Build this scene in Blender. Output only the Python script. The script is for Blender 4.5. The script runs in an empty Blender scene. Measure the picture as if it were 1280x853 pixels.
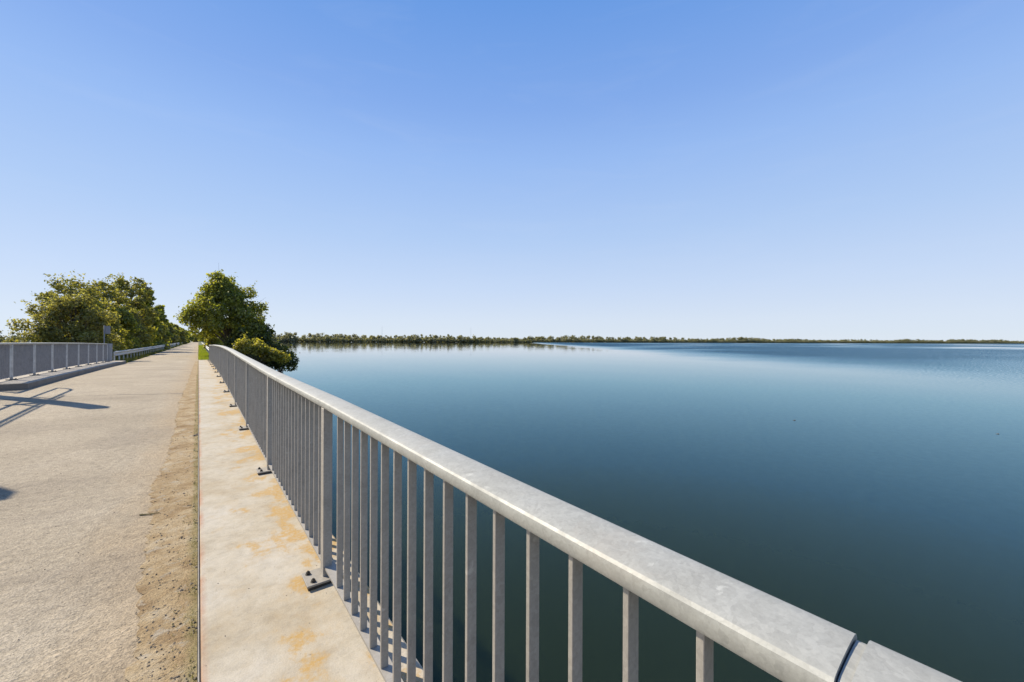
import bpy, bmesh, math, random
import numpy as np
from mathutils import Vector, Matrix

# ------------------------------------------------------------------ camera, sky, sun, exposure
S = bpy.context.scene
C = S.collection
R = math.radians
random.seed(4)
RNG = np.random.default_rng(4)

EYE = 3.6                      # metres above the water
YAW = R(38.1)                  # the camera looks this far to the right of the road
cam_d = bpy.data.cameras.new("camera")
cam = bpy.data.objects.new("camera", cam_d)
C.objects.link(cam)
cam_d.sensor_width = 36.0
cam_d.lens = 14.06
cam_d.clip_start = 0.02
cam_d.clip_end = 40000
cam.matrix_world = (Matrix.Translation((0, 0, EYE)) @ Matrix.Rotation(-YAW, 4, 'Z')
                    @ Matrix.Rotation(R(90), 4, 'X') @ Matrix.Rotation(R(0.23), 4, 'Z'))
S.camera = cam

SUN_AZ = R(-32.5)              # measured from +Y, negative = to the left
SUN_EL = R(42.0)
w = bpy.data.worlds.new("World")
S.world = w
w.use_nodes = True
nt = w.node_tree
bg = nt.nodes['Background']
sky = nt.nodes.new('ShaderNodeTexSky')
sky.sky_type = 'NISHITA'
sky.sun_disc = False
sky.sun_elevation = SUN_EL
sky.sun_rotation = SUN_AZ
sky.altitude = 0
sky.air_density = 0.6
sky.dust_density = 0.1
sky.ozone_density = 5.0
EXPOSURE = 0.6
SKY_STRENGTH = 0.1
# the hazy late-summer sky is paler and more even than the clear Nishita sky: blend in its colour by elevation
stops = [(0.0, (220, 229, 240)), (0.05, (217, 228, 243)), (0.13, (203, 221, 247)), (0.245, (182, 209, 247)), (0.41, (155, 191, 246)),
         (0.50, (136, 176, 240)), (0.65, (108, 159, 232)), (1.0, (74, 122, 205))]
def lin(v):
    v /= 255
    return v / 12.92 if v <= 0.04045 else ((v + 0.055) / 1.055) ** 2.4
wtc = nt.nodes.new('ShaderNodeTexCoord')
wsx = nt.nodes.new('ShaderNodeSeparateXYZ')
nt.links.new(wtc.outputs['Generated'], wsx.inputs[0])
wr = nt.nodes.new('ShaderNodeValToRGB')
els = wr.color_ramp.elements
while len(els) < len(stops):
    els.new(0.5)
for e, (p, c) in zip(els, stops):
    e.position = p
    e.color = (lin(c[0]), lin(c[1]), lin(c[2]), 1)
nt.links.new(wsx.outputs[2], wr.inputs[0])
wsc = nt.nodes.new('ShaderNodeVectorMath')
wsc.operation = 'SCALE'
wmp = nt.nodes.new('ShaderNodeMapping')
wmp.inputs['Scale'].default_value = (2.2, 2.2, 14)
wmp.inputs['Rotation'].default_value = (0.12, 0.06, 0)
nt.links.new(wtc.outputs['Generated'], wmp.inputs[0])
wno = nt.nodes.new('ShaderNodeTexNoise')
wno.inputs['Scale'].default_value = 1.6
wno.inputs['Detail'].default_value = 6
wno.inputs['Roughness'].default_value = 0.62
wno.inputs['Distortion'].default_value = 0.6
nt.links.new(wmp.outputs[0], wno.inputs['Vector'])
wcr = nt.nodes.new('ShaderNodeValToRGB')
wcr.color_ramp.elements[0].position = 0.52
wcr.color_ramp.elements[0].color = (0, 0, 0, 1)
wcr.color_ramp.elements[1].position = 0.85
wcr.color_ramp.elements[1].color = (0.07, 0.07, 0.07, 1)
nt.links.new(wno.outputs[0], wcr.inputs[0])
wcl = nt.nodes.new('ShaderNodeMix')                 # faint cirrus veil
wcl.data_type = 'RGBA'
wcl.inputs[7].default_value = (0.78, 0.83, 0.92, 1)
nt.links.new(wcr.outputs[0], wcl.inputs[0])
nt.links.new(wr.outputs[0], wcl.inputs[6])
nt.links.new(wcl.outputs[2], wsc.inputs[0])
wsc.inputs['Scale'].default_value = 1 / (SKY_STRENGTH * 2 ** EXPOSURE)
wmx = nt.nodes.new('ShaderNodeMix')
wmx.data_type = 'RGBA'
wmx.inputs[0].default_value = 0.92
nt.links.new(sky.outputs[0], wmx.inputs[6])
nt.links.new(wsc.outputs[0], wmx.inputs[7])
nt.links.new(wmx.outputs[2], bg.inputs[0])
bg.inputs[1].default_value = SKY_STRENGTH

sd = bpy.data.lights.new("sun", 'SUN')
sd.energy = 4.9
sd.angle = R(0.5)
sd.color = (1.0, 0.91, 0.76)
sun = bpy.data.objects.new("sun", sd)
C.objects.link(sun)
sdir = Vector((math.sin(SUN_AZ) * math.cos(SUN_EL), math.cos(SUN_AZ) * math.cos(SUN_EL), math.sin(SUN_EL)))
sun.rotation_euler = sdir.to_track_quat('Z', 'Y').to_euler()
sun.location = sdir * 60

S.render.engine = 'CYCLES'
S.view_settings.view_transform = 'Standard'
S.view_settings.look = 'None'
S.view_settings.gamma = 1
S.view_settings.exposure = EXPOSURE
S.render.resolution_x = 1024
S.render.resolution_y = 682

# ------------------------------------------------------------------ materials
def new_mat(name):
    m = bpy.data.materials.new(name)
    m.use_nodes = True
    t = m.node_tree
    return m, t, t.nodes['Principled BSDF']

def nd(t, kind, **kw):
    n = t.nodes.new(kind)
    for k, v in kw.items():
        if k in n.inputs:
            n.inputs[k].default_value = v
        else:
            setattr(n, k, v)
    return n

def coords(t, scale=(1, 1, 1), rot=(0, 0, 0), kind='Object'):
    tc = nd(t, 'ShaderNodeTexCoord')
    mp = nd(t, 'ShaderNodeMapping')
    mp.inputs['Scale'].default_value = scale
    mp.inputs['Rotation'].default_value = rot
    t.links.new(tc.outputs[kind], mp.inputs[0])
    return mp.outputs[0]

def wcoords(t, scale=(1, 1, 1), rot=(0, 0, 0)):
    g = nd(t, 'ShaderNodeNewGeometry')
    mp = nd(t, 'ShaderNodeMapping')
    mp.inputs['Scale'].default_value = scale
    mp.inputs['Rotation'].default_value = rot
    t.links.new(g.outputs['Position'], mp.inputs[0])
    return mp.outputs[0]

def noise(t, vec, scale, detail=4, rough=0.55, dist=0.0):
    n = nd(t, 'ShaderNodeTexNoise')
    n.inputs['Scale'].default_value = scale
    n.inputs['Detail'].default_value = detail
    n.inputs['Roughness'].default_value = rough
    n.inputs['Distortion'].default_value = dist
    t.links.new(vec, n.inputs['Vector'])
    return n

def ramp(t, fac, stops):
    r = nd(t, 'ShaderNodeValToRGB')
    el = r.color_ramp.elements
    while len(el) < len(stops):
        el.new(0.5)
    for e, (p, c) in zip(el, stops):
        e.position = p
        e.color = (c[0], c[1], c[2], 1) if hasattr(c, '__len__') else (c, c, c, 1)
    t.links.new(fac, r.inputs[0])
    return r.outputs[0]

def mixc(t, fac, a, b, mode='MIX'):
    n = nd(t, 'ShaderNodeMix', data_type='RGBA', blend_type=mode)
    for sock, v in ((n.inputs[0], fac), (n.inputs[6], a), (n.inputs[7], b)):
        if hasattr(v, 'is_linked'):
            t.links.new(v, sock)
        elif hasattr(v, '__len__'):
            sock.default_value = (v[0], v[1], v[2], 1)
        else:
            sock.default_value = v
    return n.outputs[2]

def mth(t, op, a, b=None, clamp=False):
    n = nd(t, 'ShaderNodeMath', operation=op, use_clamp=clamp)
    for i, v in enumerate((a, b)):
        if v is None:
            continue
        if hasattr(v, 'is_linked'):
            t.links.new(v, n.inputs[i])
        else:
            n.inputs[i].default_value = v
    return n.outputs[0]

def bump(t, p, height, strength, distance):
    b = nd(t, 'ShaderNodeBump')
    b.inputs['Strength'].default_value = strength
    b.inputs['Distance'].default_value = distance
    t.links.new(height, b.inputs['Height'])
    t.links.new(b.outputs[0], p.inputs['Normal'])
    return b

def mat_asphalt():
    m, t, p = new_mat('weathered_asphalt')
    v = wcoords(t)
    big = noise(t, v, 0.55, 5, 0.6)
    streak = noise(t, wcoords(t, (1.7, 0.12, 1)), 1.3, 4, 0.6)
    fine = noise(t, v, 95, 3, 0.7)
    mid = noise(t, v, 17, 4, 0.65)
    base = ramp(t, big.outputs[0], [(0.3, (0.315, 0.26, 0.182)), (0.55, (0.375, 0.312, 0.222)), (0.75, (0.42, 0.355, 0.26))])
    base = mixc(t, mth(t, 'MULTIPLY', ramp(t, streak.outputs[0], [(0.45, 0), (0.7, 1)]), 0.35), base, (0.31, 0.26, 0.185))
    # blown sand thins out over the asphalt beside the kerb
    sx = nd(t, 'ShaderNodeSeparateXYZ')
    t.links.new(v, sx.inputs[0])
    near = mth(t, 'ADD', sx.outputs[0], mth(t, 'MULTIPLY', mth(t, 'SUBTRACT', noise(t, wcoords(t, (1, 0.35, 1)), 3.0, 5, 0.65).outputs[0], 0.5), 0.75))
    mr = nd(t, 'ShaderNodeMapRange')
    mr.inputs['From Min'].default_value = -0.72
    mr.inputs['From Max'].default_value = -0.26
    t.links.new(near, mr.inputs['Value'])
    base = mixc(t, mth(t, 'MULTIPLY', mr.outputs[0], 0.62), base, (0.37, 0.275, 0.165))
    pt = noise(t, wcoords(t, (0.5, 1.0, 1)), 0.9, 4, 0.6, 0.5)
    base = mixc(t, mth(t, 'MULTIPLY', ramp(t, pt.outputs[0], [(0.5, 0), (0.62, 1)]), 0.28), base, (0.2, 0.165, 0.125))
    agg = ramp(t, fine.outputs[0], [(0.3, 0.42), (0.5, 1.0), (0.7, 1.45)])
    base = mixc(t, 0.75, base, agg, 'MULTIPLY')
    base = mixc(t, 0.5, base, ramp(t, mid.outputs[0], [(0.32, 0.62), (0.5, 1.0), (0.7, 1.25)]), 'MULTIPLY')
    vo = nd(t, 'ShaderNodeTexVoronoi', feature='F1')
    vo.inputs['Scale'].default_value = 62
    t.links.new(v, vo.inputs['Vector'])
    spk = ramp(t, vo.outputs['Distance'], [(0.1, 1), (0.26, 0)])
    sel = ramp(t, noise(t, v, 23, 2).outputs[0], [(0.55, 0), (0.62, 1)])
    base = mixc(t, mth(t, 'MULTIPLY', mth(t, 'MULTIPLY', spk, sel), 0.8), base, (0.11, 0.095, 0.075))
    t.links.new(base, p.inputs['Base Color'])
    p.inputs['Roughness'].default_value = 0.95
    p.inputs['Specular IOR Level'].default_value = 0.2
    h = mth(t, 'ADD', mth(t, 'MULTIPLY', fine.outputs[0], 0.6), mid.outputs[0])
    bump(t, p, h, 1.0, 0.016)
    return m

def mat_sand():
    m, t, p = new_mat('silty_sand')
    v = wcoords(t)
    a = noise(t, v, 4.0, 6, 0.65)
    f = noise(t, v, 120, 3, 0.7)
    g = noise(t, v, 28, 5, 0.7)
    base = ramp(t, a.outputs[0], [(0.3, (0.22, 0.145, 0.075)), (0.5, (0.34, 0.25, 0.14)), (0.68, (0.43, 0.345, 0.225))])
    base = mixc(t, 0.7, base, ramp(t, f.outputs[0], [(0.3, 0.55), (0.5, 1.0), (0.72, 1.35)]), 'MULTIPLY')
    base = mixc(t, ramp(t, g.outputs[0], [(0.58, 0), (0.68, 0.85)]), base, (0.12, 0.085, 0.05))
    base = mixc(t, ramp(t, noise(t, v, 9, 5, 0.7, 0.4).outputs[0], [(0.56, 0), (0.66, 0.7)]), base, (0.37, 0.33, 0.26))
    sx = nd(t, 'ShaderNodeSeparateXYZ')
    t.links.new(v, sx.inputs[0])
    edge = mth(t, 'ADD', sx.outputs[0], mth(t, 'MULTIPLY', mth(t, 'SUBTRACT', noise(t, v, 6, 4).outputs[0], 0.5), 0.12))
    moss = ramp(t, edge, [(0.0, 0), (0.001, 0)])
    mr = nd(t, 'ShaderNodeMapRange')
    mr.inputs['From Min'].default_value = -0.06
    mr.inputs['From Max'].default_value = -0.01
    t.links.new(edge, mr.inputs['Value'])
    base = mixc(t, mth(t, 'MULTIPLY', mr.outputs[0], 0.55), base, (0.16, 0.15, 0.065))
    t.links.new(base, p.inputs['Base Color'])
    p.inputs['Roughness'].default_value = 1.0
    p.inputs['Specular IOR Level'].default_value = 0.1
    bump(t, p, mth(t, 'ADD', mth(t, 'MULTIPLY', f.outputs[0], 0.4), g.outputs[0]), 0.9, 0.02)
    return m

def mat_slab():
    m, t, p = new_mat('stained_concrete')
    v = wcoords(t)
    a = noise(t, v, 1.6, 6, 0.65)
    f = noise(t, v, 160, 3, 0.7)
    g = noise(t, v, 14, 5, 0.7)
    base = ramp(t, a.outputs[0], [(0.3, (0.345, 0.285, 0.195)), (0.5, (0.41, 0.36, 0.275)), (0.7, (0.435, 0.395, 0.325))])
    base = mixc(t, 0.55, base, ramp(t, g.outputs[0], [(0.3, 0.72), (0.5, 1.0), (0.7, 1.15)]), 'MULTIPLY')
    base = mixc(t, 0.4, base, ramp(t, f.outputs[0], [(0.3, 0.7), (0.5, 1.0), (0.72, 1.2)]), 'MULTIPLY')
    # ochre lichen, thicker towards the foot of the railing
    sx = nd(t, 'ShaderNodeSeparateXYZ')
    t.links.new(v, sx.inputs[0])
    mr = nd(t, 'ShaderNodeMapRange')
    mr.inputs['From Min'].default_value = 0.1
    mr.inputs['From Max'].default_value = 0.62
    mr.inputs['To Min'].default_value = -0.075
    mr.inputs['To Max'].default_value = 0.085
    t.links.new(sx.outputs[0], mr.inputs['Value'])
    l1 = noise(t, wcoords(t, (1, 0.75, 1)), 4.3, 6, 0.62, 0.25)
    lv = mth(t, 'ADD', l1.outputs[0], mr.outputs[0])
    lich = ramp(t, lv, [(0.565, 0), (0.63, 1)])
    lich2 = mth(t, 'MULTIPLY', lich, ramp(t, noise(t, v, 45, 4, 0.7).outputs[0], [(0.34, 0.15), (0.55, 1)]))
    base = mixc(t, mth(t, 'MULTIPLY', lich2, 0.85), base, (0.42, 0.25, 0.06))
    warm = ramp(t, lv, [(0.47, 0), (0.6, 0.5)])
    base = mixc(t, mth(t, 'MULTIPLY', warm, 0.6), base, (0.36, 0.255, 0.13))
    # rust wash along the steel edging
    mr2 = nd(t, 'ShaderNodeMapRange')
    mr2.inputs['From Min'].default_value = 0.045
    mr2.inputs['From Max'].default_value = 0.012
    t.links.new(mth(t, 'ADD', sx.outputs[0], mth(t, 'MULTIPLY', mth(t, 'SUBTRACT', g.outputs[0], 0.5), 0.03)), mr2.inputs['Value'])
    rs = ramp(t, noise(t, v, 2.3, 4).outputs[0], [(0.4, 0.1), (0.6, 0.75)])
    base = mixc(t, mth(t, 'MULTIPLY', mr2.outputs[0], rs), base, (0.36, 0.15, 0.075))
    pit = ramp(t, noise(t, v, 55, 2, 0.5).outputs[0], [(0.70, 0), (0.76, 0.6)])
    base = mixc(t, pit, base, (0.17, 0.14, 0.1))
    t.links.new(base, p.inputs['Base Color'])
    p.inputs['Roughness'].default_value = 0.92
    p.inputs['Specular IOR Level'].default_value = 0.2
    bump(t, p, mth(t, 'ADD', mth(t, 'MULTIPLY', f.outputs[0], 0.35), g.outputs[0]), 0.6, 0.006)
    return m

def mat_concrete(name, c):
    m, t, p = new_mat(name)
    v = wcoords(t)
    a = noise(t, v, 2.2, 6, 0.65)
    f = noise(t, v, 60, 3, 0.7)
    base = ramp(t, a.outputs[0], [(0.3, [x * 0.7 for x in c]), (0.5, c), (0.72, [min(1, x * 1.2) for x in c])])
    base = mixc(t, 0.4, base, ramp(t, f.outputs[0], [(0.3, 0.7), (0.5, 1.0), (0.7, 1.2)]), 'MULTIPLY')
    t.links.new(base, p.inputs['Base Color'])
    p.inputs['Roughness'].default_value = 0.9
    bump(t, p, f.outputs[0], 0.4, 0.006)
    return m

def mat_galv(name, c=(0.50, 0.50, 0.48), metal=0.35, rough=0.5, spangle=38, dirt=0.5):
    m, t, p = new_mat(name)
    v = wcoords(t)
    vo = nd(t, 'ShaderNodeTexVoronoi', feature='F1')
    vo.inputs['Scale'].default_value = spangle
    wv = noise(t, v, 20, 3)
    dv = nd(t, 'ShaderNodeVectorMath', operation='ADD')
    sc = nd(t, 'ShaderNodeVectorMath', operation='SCALE')
    sc.inputs['Scale'].default_value = 0.05
    t.links.new(wv.outputs['Color'], sc.inputs[0])
    t.links.new(v, dv.inputs[0])
    t.links.new(sc.outputs[0], dv.inputs[1])
    t.links.new(dv.outputs[0], vo.inputs['Vector'])
    bw = nd(t, 'ShaderNodeRGBToBW')
    t.links.new(vo.outputs['Color'], bw.inputs[0])
    sp = ramp(t, bw.outputs[0], [(0.2, 0.92), (0.8, 1.06)])
    a = noise(t, v, 7, 6, 0.65)
    f = noise(t, v, 150, 3, 0.7)
    base = mixc(t, 1.0, c, sp, 'MULTIPLY')
    base = mixc(t, 0.6, base, ramp(t, a.outputs[0], [(0.3, 0.72), (0.5, 1.0), (0.72, 1.18)]), 'MULTIPLY')
    base = mixc(t, 0.35, base, ramp(t, f.outputs[0], [(0.3, 0.75), (0.5, 1.0), (0.7, 1.2)]), 'MULTIPLY')
    st = ramp(t, noise(t, v, 3.1, 6, 0.7, 0.4).outputs[0], [(0.55, 0), (0.72, 1)])
    base = mixc(t, mth(t, 'MULTIPLY', st, dirt), base, (0.36, 0.32, 0.26))
    blot = ramp(t, noise(t, v, 19, 4, 0.6, 0.5).outputs[0], [(0.66, 0), (0.72, 0.75)])
    base = mixc(t, blot, base, [min(0.8, x * 1.45) for x in c])
    t.links.new(base, p.inputs['Base Color'])
    p.inputs['Metallic'].default_value = metal
    rr = ramp(t, a.outputs[0], [(0.3, rough + 0.12), (0.7, rough - 0.08)])
    t.links.new(rr, p.inputs['Roughness'])
    bump(t, p, mth(t, 'ADD', mth(t, 'MULTIPLY', f.outputs[0], 0.3), a.outputs[0]), 0.25, 0.003)
    return m

def mat_plain(name, c, rough=0.7, metal=0.0, var=0.3, scale=30):
    m, t, p = new_mat(name)
    a = noise(t, wcoords(t), scale, 5, 0.65)
    base = mixc(t, 1.0, c, ramp(t, a.outputs[0], [(0.3, 1 - var), (0.5, 1.0), (0.7, 1 + var)]), 'MULTIPLY')
    t.links.new(base, p.inputs['Base Color'])
    p.inputs['Roughness'].default_value = rough
    p.inputs['Metallic'].default_value = metal
    bump(t, p, a.outputs[0], 0.3, 0.01)
    return m

def mat_leaf(name, cols, trans=0.35, clump=0.6):
    """cols: dark, mid, light leaf colours (leaf-to-leaf and branch-to-branch variety of the plant itself)"""
    m = bpy.data.materials.new(name)
    m.use_nodes = True
    t = m.node_tree
    t.nodes.remove(t.nodes['Principled BSDF'])
    out = t.nodes['Material Output']
    g = nd(t, 'ShaderNodeNewGeometry')
    nz = noise(t, wcoords(t), clump, 3, 0.6)
    mixv = mth(t, 'ADD', mth(t, 'MULTIPLY', g.outputs['Random Per Island'], 0.55), mth(t, 'MULTIPLY', nz.outputs[0], 0.6))
    col = ramp(t, mixv, [(0.3, cols[0]), (0.58, cols[1]), (0.85, cols[2])])
    d = nd(t, 'ShaderNodeBsdfDiffuse')
    tr = nd(t, 'ShaderNodeBsdfTranslucent')
    gl = nd(t, 'ShaderNodeBsdfGlossy')
    gl.inputs['Roughness'].default_value = 0.5
    gl.inputs['Color'].default_value = (0.6, 0.6, 0.6, 1)
    t.links.new(col, d.inputs[0])
    t.links.new(mixc(t, 1.0, col, (1.35, 1.3, 0.6), 'MULTIPLY'), tr.inputs[0])
    ms = nd(t, 'ShaderNodeMixShader')
    ms.inputs[0].default_value = trans
    t.links.new(d.outputs[0], ms.inputs[1])
    t.links.new(tr.outputs[0], ms.inputs[2])
    ms2 = nd(t, 'ShaderNodeMixShader')
    ms2.inputs[0].default_value = 0.05
    t.links.new(ms.outputs[0], ms2.inputs[1])
    t.links.new(gl.outputs[0], ms2.inputs[2])
    t.links.new(ms2.outputs[0], out.inputs['Surface'])
    return m

def mat_water():
    m, t, p = new_mat('lake_water')
    v = wcoords(t)
    # open water away from the causeway is ruffled by wind, in long drifting patches
    sx = nd(t, 'ShaderNodeSeparateXYZ')
    t.links.new(wcoords(t, (1, 1, 1), (0, 0, YAW)), sx.inputs[0])     # axes turned to run with the wind
    wob = noise(t, wcoords(t, (1, 1, 1), (0, 0, YAW)), 0.012, 4, 0.55)
    side = mth(t, 'ADD', sx.outputs[0], mth(t, 'MULTIPLY', mth(t, 'SUBTRACT', wob.outputs[0], 0.5), 60))
    mr = nd(t, 'ShaderNodeMapRange', interpolation_type='SMOOTHSTEP')
    mr.inputs['From Min'].default_value = 34
    mr.inputs['From Max'].default_value = 78
    t.links.new(side, mr.inputs['Value'])
    patch = noise(t, wcoords(t, (0.55, 1.3, 1), (0, 0, YAW + R(12))), 0.0075, 3, 0.5)
    pm = ramp(t, patch.outputs[0], [(0.36, 0.12), (0.50, 1.0)])
    ruf = mth(t, 'MULTIPLY', mr.outputs[0], pm)
    slope = mth(t, 'ADD', mth(t, 'MULTIPLY', ruf, 0.95), 0.032)
    n1 = noise(t, v, 4.0, 3, 0.6)
    n2 = noise(t, wcoords(t, (1, 0.45, 1), (0, 0, YAW)), 0.16, 3, 0.5)
    a = nd(t, 'ShaderNodeVectorMath', operation='SUBTRACT')
    t.links.new(n1.outputs['Color'], a.inputs[0])
    a.inputs[1].default_value = (0.5, 0.5, 0.5)
    a2 = nd(t, 'ShaderNodeVectorMath', operation='SCALE')
    t.links.new(a.outputs[0], a2.inputs[0])
    t.links.new(slope, a2.inputs['Scale'])
    b = nd(t, 'ShaderNodeVectorMath', operation='SUBTRACT')
    t.links.new(n2.outputs['Color'], b.inputs[0])
    b.inputs[1].default_value = (0.5, 0.5, 0.5)
    b2 = nd(t, 'ShaderNodeVectorMath', operation='SCALE')
    t.links.new(b.outputs[0], b2.inputs[0])
    b2.inputs['Scale'].default_value = 0.006
    c = nd(t, 'ShaderNodeVectorMath', operation='ADD')
    t.links.new(a2.outputs[0], c.inputs[0])
    t.links.new(b2.outputs[0], c.inputs[1])
    # wind waves are steeper on the side turned to the causeway
    lee = nd(t, 'ShaderNodeVectorMath', operation='SCALE')
    lee.inputs[0].default_value = (-math.sin(YAW), -math.cos(YAW), 0)
    t.links.new(mth(t, 'MULTIPLY', ruf, 0.24), lee.inputs['Scale'])
    c2 = nd(t, 'ShaderNodeVectorMath', operation='ADD')
    t.links.new(c.outputs[0], c2.inputs[0])
    t.links.new(lee.outputs[0], c2.inputs[1])
    fl = nd(t, 'ShaderNodeVectorMath', operation='MULTIPLY')
    t.links.new(c2.outputs[0], fl.inputs[0])
    fl.inputs[1].default_value = (1, 1, 0)
    up = nd(t, 'ShaderNodeVectorMath', operation='ADD')
    t.links.new(fl.outputs[0], up.inputs[0])
    up.inputs[1].default_value = (0, 0, 1)
    nn = nd(t, 'ShaderNodeVectorMath', operation='NORMALIZE')
    t.links.new(up.outputs[0], nn.inputs[0])
    out = t.nodes['Material Output']
    t.nodes.remove(p)
    body = nd(t, 'ShaderNodeSubsurfaceScattering', falloff='BURLEY')      # murky depth: light spreads sideways under the surface
    body.inputs['Color'].default_value = (0.010, 0.0145, 0.006, 1)
    body.inputs['Radius'].default_value = (1, 1, 1)
    body.inputs['Scale'].default_value = 0.7
    mir = nd(t, 'ShaderNodeBsdfGlossy')
    mir.inputs['Roughness'].default_value = 0.0
    t.links.new(nn.outputs[0], mir.inputs['Normal'])
    fr = nd(t, 'ShaderNodeFresnel')
    fr.inputs['IOR'].default_value = 1.39
    t.links.new(nn.outputs[0], fr.inputs['Normal'])
    t.links.new(ramp(t, fr.outputs[0], [(0.05, (0.62, 0.80, 0.62)), (0.2, (0.50, 0.87, 1.0)), (0.55, (0.66, 0.95, 1.0)), (0.85, (1, 1, 1))]), mir.inputs['Color'])
    ms = nd(t, 'ShaderNodeMixShader')
    t.links.new(fr.outputs[0], ms.inputs[0])
    t.links.new(body.outputs[0], ms.inputs[1])
    t.links.new(mir.outputs[0], ms.inputs[2])
    t.links.new(ms.outputs[0], out.inputs['Surface'])
    return m

M = dict(
    asphalt=mat_asphalt(), sand=mat_sand(), slab=mat_slab(),
    kerb=mat_concrete('kerb_shade_concrete', (0.17, 0.155, 0.135)),
    left_slab=mat_concrete('walkway_concrete', (0.36, 0.31, 0.24)),
    bridge=mat_concrete('bridge_concrete', (0.24, 0.22, 0.20)),
    handrail=mat_galv('galvanised_handrail', (0.33, 0.323, 0.283), 0.1, 0.58, 95, 0.4),
    bars=mat_galv('galvanised_bars', (0.305, 0.278, 0.235), 0.1, 0.5, 90, 0.25),
    bars_dull=mat_galv('dull_galvanised_bars', (0.205, 0.20, 0.20), 0.1, 0.6, 90, 0.2),
    plate=mat_galv('galvanised_plate', (0.28, 0.255, 0.215), 0.15, 0.55, 50, 0.6),
    bolt=mat_plain('dark_bolt', (0.06, 0.055, 0.05), 0.5, 0.6),
    guard=mat_galv('guardrail_steel', (0.42, 0.42, 0.41), 0.25, 0.45, 20, 0.2),
    edging=mat_galv('edging_steel', (0.22, 0.20, 0.175), 0.3, 0.6, 30, 0.8),
    joint=mat_plain('bitumen_joint', (0.13, 0.11, 0.09), 0.8),
    earth=mat_plain('grassy_earth', (0.075, 0.085, 0.028), 1.0, 0, 0.5, 2.5),
    shore=mat_plain('shore_ground', (0.07, 0.075, 0.035), 1.0, 0, 0.4, 0.05),
    bark=mat_plain('bark', (0.10, 0.08, 0.06), 0.95, 0, 0.4, 14),
    sign=mat_plain('sign_back', (0.18, 0.18, 0.19), 0.5, 0.3, 0.1),
    stone=mat_plain('pebble_stone', (0.15, 0.12, 0.085), 0.9, 0, 0.5, 90),
    grime=mat_plain('dry_grime', (0.22, 0.18, 0.12), 1.0, 0, 0.4, 200),
    twig=mat_plain('dry_twig', (0.16, 0.13, 0.05), 0.9, 0, 0.3, 80),
    paint=mat_plain('grey_painted_steel', (0.30, 0.31, 0.32), 0.5, 0.2, 0.1),
    grass=mat_leaf('verge_grass', ((0.15, 0.20, 0.014), (0.24, 0.29, 0.024), (0.33, 0.36, 0.045)), 0.5, 1.5),
    weed=mat_leaf('kerb_weeds', ((0.06, 0.08, 0.015), (0.10, 0.12, 0.03), (0.2, 0.18, 0.06)), 0.4, 9),
    leaf_oak=mat_leaf('green_leaf', ((0.10, 0.115, 0.022), (0.25, 0.265, 0.042), (0.43, 0.41, 0.065)), 0.62),
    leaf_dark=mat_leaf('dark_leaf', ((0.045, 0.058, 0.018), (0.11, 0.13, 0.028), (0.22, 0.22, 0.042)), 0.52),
    leaf_olive=mat_leaf('olive_leaf', ((0.125, 0.118, 0.036), (0.25, 0.23, 0.064), (0.40, 0.365, 0.10)), 0.58),
    leaf_yellow=mat_leaf('yellowing_leaf', ((0.14, 0.14, 0.022), (0.31, 0.285, 0.042), (0.47, 0.42, 0.075)), 0.58),
    leaf_airy=mat_leaf('airy_leaf', ((0.11, 0.118, 0.032), (0.23, 0.22, 0.052), (0.36, 0.32, 0.08)), 0.58),
    leaf_far=mat_leaf('far_leaf', ((0.14, 0.148, 0.095), (0.24, 0.235, 0.135), (0.36, 0.33, 0.19)), 0.5, 0.055),
    water=mat_water(),
)

# ------------------------------------------------------------------ object helpers
def tag(o, label=None, cat=None, group=None, kind=None):
    if label: o['label'] = label
    if cat: o['category'] = cat
    if group: o['group'] = group
    if kind: o['kind'] = kind
    return o

def empty(name, loc, label, cat, group=None, rz=0):
    o = bpy.data.objects.new(name, None)
    C.objects.link(o)
    o.location = loc
    o.rotation_euler = (0, 0, rz)
    o.empty_display_size = 0.2
    return tag(o, label, cat, group)

def link_mesh(name, me, mat, parent=None, smooth=False):
    o = bpy.data.objects.new(name, me)
    C.objects.link(o)
    if mat and not me.materials:
        me.materials.append(mat)
    if parent:
        o.parent = parent
    if smooth:
        for p in me.polygons:
            p.use_smooth = True
    return o

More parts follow.
